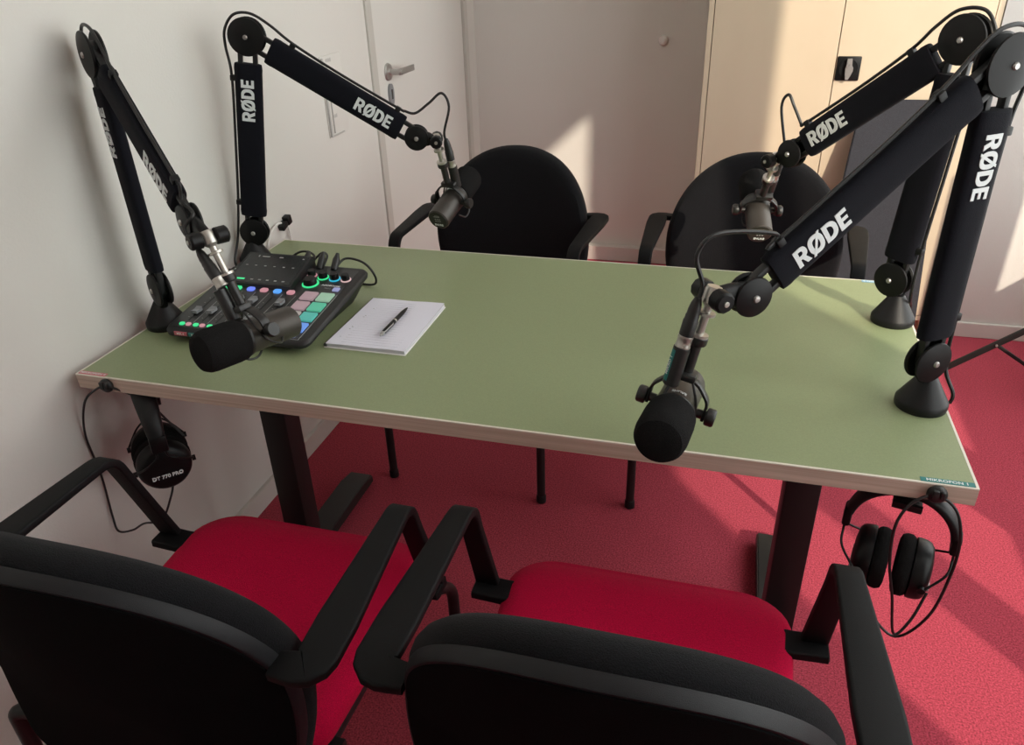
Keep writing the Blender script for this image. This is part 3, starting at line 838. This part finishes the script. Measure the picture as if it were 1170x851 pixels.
# ------------------------------------------------------------------ notepad and pen
t = thing('notepad', 'white lined notepad lying open beside the audio mixer', 'notepad', (.523, .328, ZTOP)); off = V((.523, .328, ZTOP))
nx0, nx1, ny0, ny1 = .436, .611, .212, .448
bm = bmn(); boxr(bm, (nx0 - .003, ny0 - .003, ZTOP), (nx1 + .002, ny1 + .002, ZTOP + .0015), .0006); obj('cover', bm, M['cover'], t, off)
bm = bmn(); boxr(bm, (nx0, ny0, ZTOP + .0015), (nx1, ny1, ZTOP + .0085), .0008); obj('pages', bm, M['paper_edge'], t, off, smooth=False)
bm = bmn()
vs = []
NX, NY = 12, 10
grid = [[bm.verts.new((nx0 + (nx1 - nx0) * i / NX, ny0 + (ny1 - ny0) * j / NY, ZTOP + .009 + .0022 * (i / NX) ** 3 * (j / NY) + .0008 * math.sin(i * .5) ** 2)) for j in range(NY + 1)] for i in range(NX + 1)]
for i in range(NX):
    for j in range(NY): bm.faces.new((grid[i][j], grid[i + 1][j], grid[i + 1][j + 1], grid[i][j + 1]))
pg = obj('top_sheet', bm, M['paper'], t, off)
bm = bmn()
for k in range(20):
    y = ny0 + .012 + k * .0108
    boxr(bm, (nx0 + .03, y, ZTOP + .0096), (nx1 - .02, y + .0005, ZTOP + .0100))
obj('ruled_lines', bm, M['rule'], pg, off, smooth=False)
bm = bmn()
for x, y, a in ((.452, .246, .002), (.455, .283, .003), (.457, .292, .004), (.455, .297, .002), (.458, .345, .004), (.460, .352, .003), (.462, .390, .003)):
    boxr(bm, (x, y, ZTOP + .0096), (x + a, y + .0012, ZTOP + .0100))
obj('pencil_marks', bm, M['print_grey'], pg, off, smooth=False)
bm = bmn(); cyl(bm, (nx0 - .0005, ny0, ZTOP + .0048), (nx0 - .0005, ny1, ZTOP + .0048), .0042, seg=14); obj('binding', bm, M['binding'], t, off)
pz = ZTOP + .0148
t = thing('ballpoint_pen', 'black ballpoint pen with silver clip lying on the notepad', 'pen', (.540, .332, ZTOP + .01)); off = V((.540, .332, ZTOP + .01))
A, B = V((.539, .262, pz)), V((.541, .404, pz)); ax = (B - A).normalized()
bm = bmn(); lathe(bm, [(.0038, .008), (.0046, .012), (.0048, .060), (.0046, .110), (.0030, .128), (.0012, .138)], A, ax, 16); obj('barrel', bm, M['gloss_black'], t, off)
bm = bmn(); lathe(bm, [(0, -.004), (.0020, -.004), (.0022, .002), (.0042, .003), (.0044, .009)], A, ax, 16)
lathe(bm, [(.005, .066), (.0052, .067), (.0052, .070), (.005, .071)], A, ax, 16); obj('silver_cap', bm, M['steel'], t, off)
bm = bmn(); sweep(bm, [A + V((.004, .006, .003)), A + V((.0068, .012, .004)), A + V((.0068, .048, .003)), A + V((.0052, .052, .0025))], rrect(.0014, .0006, .0004, 2), side0=(0, 0, 1)); obj('clip', bm, M['steel'], t, off)

# ------------------------------------------------------------------ chairs (local: y forward, front legs at y = 0)
chair = thing('conference_chair', '', 'chair', (0, 0, 0), 'black and red conference chairs round the table')
BZ0, BZA, BZT, BW = .405, .617, .883, .251
def back_outline():
    right = []
    for k in range(7):                                              # rounded lower corner
        t_ = k / 6 * PI / 2; right.append((.175 + .05 * math.sin(t_), BZ0 + .05 * (1 - math.cos(t_))))
    for k in range(1, 12):
        f = k / 12; right.append((.225 + (BW - .225) * math.sin(f * PI / 2), BZ0 + .05 + (BZA - BZ0 - .05) * f))
    for k in range(0, 24):
        t_ = k / 24 * PI / 2
        right.append((BW * math.cos(t_) ** (2 / 2.19), BZA + (BZT - BZA) * math.sin(t_) ** (2 / 2.19)))
    right.append((0., BZT))
    return right + [(-w, z) for w, z in reversed(right[:-1])]
LEAN = math.atan(.203)
def back_map(u, z, o):
    cc = .062 - .042 * min(1., max(0., (.66 - z) / .24))
    y = -.547 + .203 * (BZT - max(z, .55)) + .08 * max(0., .55 - z) + cc * (u / .24) ** 2
    return V((u, y + o * math.cos(LEAN), z + o * math.sin(LEAN)))
ol = back_outline()
bm = bmn(); pillow(bm, ol, back_map, [(0, .036), (.3, .036), (.55, .035), (.75, .0335), (.87, .030), (.94, .023), (.98, .011), (1., -.002), (1.0, -.014), (.98, -.021), (.9, -.021), (.8, -.021), (.6, -.021), (.4, -.021), (.2, -.021), (0, -.021)])
obj('backrest', bm, M['fabric'], chair)
bm = bmn(); pillow(bm, ol, back_map, [(0, -.0215), (.2, -.0215), (.4, -.0215), (.6, -.0215), (.8, -.0215), (.9, -.0215), (.982, -.0215), (.990, -.0225), (.9915, -.024), (.986, -.038), (.981, -.0402), (.970, -.0405), (.955, -.039), (.9, -.039), (.8, -.039), (.6, -.039), (.4, -.039), (.2, -.039), (0, -.039)])
sh = obj('back_shell', bm, M['shell'], chair)
bm = bmn(); pillow(bm, ol, back_map, [(0, -.0375), (.2, -.0375), (.4, -.0375), (.6, -.0375), (.8, -.0375), (.93, -.0375), (.966, -.0375), (.968, -.0400), (.964, -.0420), (.93, -.0425), (.8, -.0425), (.6, -.0425), (.4, -.0425), (.2, -.0425), (0, -.0425)])
obj('rear_panel', bm, M['back_cloth'], sh)
def seat_outline():
    out = []
    for cx, cy, t0, r in ((.242 - .085, .012 - .085, 0, .085), (-.242 + .085, .012 - .085, 90, .085), (-.228 + .06, -.44 + .06, 180, .06), (.228 - .06, -.44 + .06, 270, .06)):
        for k in range(9):
            a = math.radians(t0 + 90 * k / 8); out.append((cx + r * math.cos(a), cy + r * math.sin(a)))
    return out
so = seat_outline()
def seat_map(x, y, o):
    dip = -.012 * max(0, 1 - (x / .24) ** 2) * max(0, 1 - ((y + .23) / .22) ** 2)
    fall = -.018 * max(0., (y + .09) / .10) ** 2
    return V((x, y, .440 + o + (dip + fall) * (1 if o > .01 else .3)))
bm = bmn(); pillow(bm, so, seat_map, [(0, .030), (.4, .030), (.7, .0295), (.86, .027), (.94, .021), (.985, .010), (1., -.002), (.995, -.014), (.97, -.020), (.9, -.021), (0, -.021)])
obj('seat', bm, M['red_fabric'], chair)
bm = bmn(); pillow(bm, so, lambda x, y, o: V((x, y, .440 + o)), [(0, -.0215), (.95, -.0215), (.965, -.026), (.94, -.036), (.85, -.040), (0, -.040)])
obj('seat_pan', bm, M['shell'], chair)
def lerp_tab(tab, q):
    for (a, va), (b, vb) in zip(tab, tab[1:]):
        if q <= b: return va + (vb - va) * (q - a) / (b - a)
    return tab[-1][1]
for s in (-1, 1):
    bm = bmn()
    path = resample(fillet([(s * .270, -.085, .462), (s * .270, -.165, .692), (s * .284, -.480, .692), (s * .236, -.481, .690)], [.028, .020], 7), 60)
    sweep(bm, path, rrect(.0185, .0075, .0035, 3), side0=(1, 0, 0), scale=lambda q: (lerp_tab([(0, 1.12), (.3, .92), (.45, 1.0), (.80, 1.5), (.90, 1.45), (1., .95)], q), 1.))
    ar = obj('armrest', bm, M['arm_plastic'], chair)
    bm = bmn(); sweep(bm, [(s * .19, -.095, .452), (s * .24, -.095, .452), (s * .289, -.095, .455), (s * .2915, -.095, .4555)], rrect(.024, .0085, .004, 3), side0=(0, 1, 0), scale=lambda q: (1 if q < .99 else .8, 1 if q < .99 else .7))
    obj('bracket', bm, M['arm_plastic'], ar)
for s in (-1, 1):
    bm = bmn(); sweep(bm, fillet([(s * .237, .075, .012), (s * .237, .075, .285), (s * .215, -.07, .392)], .04), circ(.0122, 16)); lg = obj('leg', bm, M['black_metal'], chair)
    bm = bmn(); lathe(bm, [(.0125, 0), (.0145, .002), (.0145, .022), (.0125, .026)], (s * .237, .075, 0), (0, 0, 1), 16); obj('leg_cap', bm, M['black_plastic'], lg)
    bm = bmn(); sweep(bm, fillet([(s * .286, -.462, .012), (s * .286, -.462, .415), (s * .19, -.430, .398)], .014), circ(.0122, 16)); lg = obj('leg', bm, M['black_metal'], chair)
    bm = bmn(); lathe(bm, [(.0125, 0), (.0145, .002), (.0145, .022), (.0125, .026)], (s * .286, -.462, 0), (0, 0, 1), 16); obj('leg_cap', bm, M['black_plastic'], lg)
bm = bmn()
for s in (-1, 1): sweep(bm, [(s * .205, -.40, .392), (s * .215, -.02, .392)], rrect(.011, .009, .003, 2), side0=(1, 0, 0))
for y in (-.05, -.38): sweep(bm, [(-.232, y, .392), (.232, y, .392)], rrect(.011, .009, .003, 2), side0=(0, 1, 0))
obj('seat_frame', bm, M['black_metal'], chair)
for s in (-1, 1):
    bm = bmn(); sweep(bm, fillet([(s * .09, -.34, .394), (s * .09, -.474, .398), (s * .09, -.486, .50)], .012), rrect(.017, .005, .002, 2), side0=(1, 0, 0))
    obj('back_bracket', bm, M['black_metal'], chair)
chair_spots = [
 ((.502, -.030, 0), 0., 'red-seated chair at the lower left beside the left wall, black back toward the camera'),
 ((1.137, -.010, 0), 0., 'red-seated chair at the bottom centre, directly below the nearest microphone, black back toward the camera'),
 ((.533, .782, 0), 178, 'black-backed chair across the table in front of the white door and back wall'),
 ((1.262, .797, 0), 177, 'dark-backed chair across the table in front of the maple cupboard')]
for i, (p, rz, lab) in enumerate(chair_spots):
    o = chair if i == 0 else copy_tree(chair)
    o.location = p; o.rotation_euler = (0, 0, math.radians(rz)); o['label'] = lab

# ------------------------------------------------------------------ headphones (local: X across the cups, Z up, origin under the band)
hp = thing('headphones', '', 'headphones', (0, 0, 0), 'headphones hung under the front table edge')
bm = bmn()
arc = [(.078 * math.cos(math.radians(a)), 0, -.075 + .085 * math.sin(math.radians(a))) for a in range(8, 173, 6)]
sweep(bm, arc, superell(.019, .0075, 2.4, 18), side0=(0, 1, 0), scale=lambda q: (.72 + .38 * math.sin(q * PI), 1.0 + .25 * math.sin(q * PI)))
hb = obj('headband', bm, M['black_plastic'], hp)
for s in (-1, 1):
    bm = bmn(); box(bm, (s * .0785, 0, -.068), (.013, .030, .034), .004); ec = obj('band_end', bm, M['gloss_black'], hb)
    bm = bmn()
    for q in (-1, 1):
        tube(bm, [(s * .0785, q * .009, -.078), (s * .080, q * .010, -.095), (s * .076, q * .030, -.112), (s * .050, q * .0535, -.135)], .0020, 8)
        cyl(bm, (s * .048, q * .0555, -.136), (s * .048, q * .049, -.136), .0055, seg=14)
    obj('yoke', bm, M['gloss_black'], hp)
    cx = s * .031
    bm = bmn(); lathe(bm, [(.040, -.004), (.0495, -.001), (.050, .003), (.0490, .013), (.046, .020), (.040, .0245), (.020, .0275), (0, .028)], (cx, 0, -.138), (s, 0, 0), 40); cp = obj('ear_cup', bm, M['gloss_black'], hp)
    bm = bmn(); lathe(bm, [(.028, .002), (.0475, .002), (.051, .007), (.0515, .015), (.048, .022), (.040, .0245), (.030, .022), (.027, .015), (.026, .004)], (cx - s * .001, 0, -.138), (-s, 0, 0), 40); obj('ear_pad', bm, M['foam'], cp)
    text('print', 'DT 770 PRO', .0105, basis((0, s, 0), (0, 0, 1), (cx + s * .0272, 0, -.152)), M['print'], cp, .0003, .0016)
    if s == 1: hp_first_text = None
hp2 = copy_tree(hp)
hp.location = (.118, .030, .672); hp.rotation_euler = (0, 0, math.radians(-44)); hp.scale = (1.07, 1.07, 1.07)
hp['label'] = 'black headphones hanging under the near left table corner before the wall'
hp2.location = (1.522, .035, .672); hp2.rotation_euler = (0, 0, math.radians(-14))
hp2['label'] = 'black headphones hanging under the near right table corner over sunlit carpet'
def cord(o, strands):
    bm = bmn()
    for pts in strands: tube(bm, pts, .0023, 8)
    inv = Matrix.LocRotScale(o.location, o.rotation_euler, o.scale).inverted()
    bmesh.ops.transform(bm, matrix=inv, verts=bm.verts)
    obj('cord', bm, M['rubber'], o)
cord(hp, [[(.158, .000, .482), (.150, -.010, .45), (.118, -.02, .39), (.068, -.02, .371), (.03, -.02, .345), (-.010, -.02, .334), (-.022, -.012, .366), (-.022, -.004, .473), (-.021, -.008, .578), (.010, -.012, .66), (.045, -.009, .694), (.071, -.006, .703), (.10, .004, .69), (.125, .03, .652), (.14, .05, .60), (.16, .06, .56)]])
cord(hp2, [[(1.468, .02, .482), (1.495, -.01, .46), (1.541, -.02, .423), (1.579, -.02, .477), (1.591, -.02, .564), (1.590, -.018, .635), (1.575, -.012, .685), (1.546, -.006, .703), (1.515, -.012, .69), (1.498, -.02, .65), (1.503, -.022, .58), (1.520, -.022, .51), (1.538, -.021, .43), (1.560, -.01, .455), (1.578, .01, .50)]])
# holders under the table and cable clips on its edge
def hook(loc, rz, label):
    t = thing('headphone_hook', label, 'hook', (loc[0], loc[1], ZTOP - .03), 'headphone hooks under the table'); off = V((loc[0], loc[1], ZTOP - .03))
    c = V((loc[0], loc[1], 0)); rot = Matrix.Rotation(math.radians(rz), 3, 'Z')
    bm = bmn(); box(bm, (0, .03, ZTOP - .033), (.045, .06, .005), .001)
    path = fillet([(0, .045, ZTOP - .034), (0, .045, ZTOP - .066), (0, -.022, ZTOP - .066), (0, -.026, ZTOP - .050)], [.008, .01], 5)
    vs0 = list(bm.verts)
    sweep(bm, path, rrect(.021, .0025, .001, 2), side0=(1, 0, 0))
    bmesh.ops.rotate(bm, cent=(0, 0, 0), matrix=rot, verts=bm.verts); bmesh.ops.translate(bm, verts=bm.verts, vec=c)
    obj('bracket', bm, M['black_plastic'], t, off)
    for y in (.018, .050):
      bm = bmn(); lathe(bm, [(.005, 0), (.005, .0015), (0, .003)], rot @ V((.012, y, 0)) + c + V((0, 0, ZTOP - .0355)), (0, 0, -1), 12)
      obj('screw', bm, M['steel'], t, off)
hook((.128, .030), 42, 'black hook under the near left table corner carrying headphones')
hook((1.522, .035), -14, 'black hook under the near right table corner carrying headphones')
def edge_clip(x, label):
    bm = bmn(); lathe(bm, [(.0135, 0), (.0145, .003), (.0140, .007), (.011, .010), (0, .0115)], (x, 0, .7045), (0, -1, 0), 22)
    box(bm, (x - .004, -.010, .7075), (.009, .008, .016), .002); box(bm, (x + .006, -.010, .7075), (.006, .008, .014), .002)
    o = obj('cable_clip', bm, M['rubber']); tag(o, label, 'cable clip', 'cable clips on the front table edge')
edge_clip(.071, 'small black cable clip on the front table edge below the pink label')
edge_clip(1.546, 'small black cable clip on the front table edge below the teal label')

# ------------------------------------------------------------------ wall clip with white lead, near the far left table corner
bm = bmn()
box(bm, (XL + .009, .838, .747), (.018, .030, .016), .002, Euler((.35, 0, 0)).to_matrix()); box(bm, (XL + .010, .862, .757), (.020, .022, .026), .003, Euler((.2, 0, 0)).to_matrix())
t = thing('cable_holder', 'small black clip on the left wall holding a thin white lead', 'cable holder', (XL, .85, .75)); off = V((XL, .85, .75))
obj('clip', bm, M['black_plastic'], t, off)
bm = bmn(); tube(bm, [(XL + .008, .862, .745), (XL + .008, .868, .70), (XL + .008, .866, .64), (XL + .006, .860, .55)], .0028, 8)
tube(bm, [(XL + .008, .832, .757), (XL + .008, .805, .760), (XL + .008, .775, .748), (XL + .007, .750, .715), (XL + .006, .74, .66)], .0028, 8)
obj('lead', bm, M['white_plastic'], t, off)

# ------------------------------------------------------------------ tripod stand at the right
t = thing('tripod_stand', 'black folding tripod stand at the right edge, only one leg and strut in view', 'tripod', (2.36, 1.69, 0)); off = V((2.36, 1.69, 0))
hubz = .325; c = V((2.36, 1.69, 0))
bm = bmn(); cyl(bm, c + V((0, 0, .03)), c + V((0, 0, .95)), .0135, seg=18); obj('column', bm, M['black_metal'], t, off)
bm = bmn(); cyl(bm, c + V((0, 0, hubz - .03)), c + V((0, 0, hubz + .03)), .022, seg=18, bev=.003); cyl(bm, c + V((0, 0, .035)), c + V((0, 0, .075)), .020, seg=18, bev=.003); obj('collar', bm, M['black_plastic'], t, off)
d0 = V((1.979 - 2.36, 1.718 - 1.69, 0))
for k in range(3):
    d = Matrix.Rotation(2 * PI * k / 3, 3, 'Z') @ d0
    if k: d = d * .75
    A, B = c + V((0, 0, hubz)) + d * .04, c + d + V((0, 0, .011))
    bm = bmn(); sweep(bm, [A, B], rrect(.010, .007, .003, 3)); lg = obj('leg', bm, M['black_metal'], t, off)
    P1 = A + (B - A) * .51; P0 = c + V((0, 0, .055)) + d.normalized() * .02
    bm = bmn(); sweep(bm, [P0, P1], rrect(.006, .005, .002, 2)); obj('strut', bm, M['black_metal'], lg, off)
    bm = bmn(); cyl(bm, P1 + V((0, -.012, 0)), P1 + V((0, .012, 0)), .004, seg=12); obj('rivet', bm, M['steel'], lg, off)
    bm = bmn(); cyl(bm, c + d + V((0, 0, 0)), c + d + V((0, 0, .022)), .012, seg=14, bev=.003); obj('leg_cap', bm, M['rubber'], lg, off)

# ------------------------------------------------------------------ light
sun = bpy.data.lights.new('sun', 'SUN'); so_ = bpy.data.objects.new('sun', sun); COL.objects.link(so_)
sun.energy = 4.3; sun.angle = math.radians(.9); sun.color = (1., .88, .72)
so_.rotation_euler = V((-1, 1.23, -.9)).to_track_quat('-Z', 'Y').to_euler()
so_.location = (4, -2, 3)
w = bpy.data.worlds.new('sky'); SC.world = w; w.use_nodes = True
bg = w.node_tree.nodes['Background']; bg.inputs['Color'].default_value = (.97, 1., .985, 1); bg.inputs['Strength'].default_value = 4.2
for i, (a, b, zt_) in enumerate(ops):
    l = bpy.data.lights.new('window_daylight', 'AREA'); l.shape = 'RECTANGLE'; l.size = zt_ - ZS; l.size_y = b - a
    lo = bpy.data.objects.new('window_daylight', l); COL.objects.link(lo)
    lo.location = (XR + WT + .035, (a + b) / 2, (ZS + zt_) / 2)
    lo.rotation_euler = V((-1, 0, 0)).to_track_quat('-Z', 'Y').to_euler()
    l.cycles.is_portal = True

SC.view_settings.view_transform = 'Standard'; SC.view_settings.look = 'None'
SC.view_settings.gamma = 1.; SC.view_settings.use_curve_mapping = False
SC.view_settings.exposure = 0.
SC.cycles.use_denoising = True
SC.cycles.max_bounces = 10; SC.cycles.diffuse_bounces = 6; SC.cycles.sample_clamp_indirect = 8
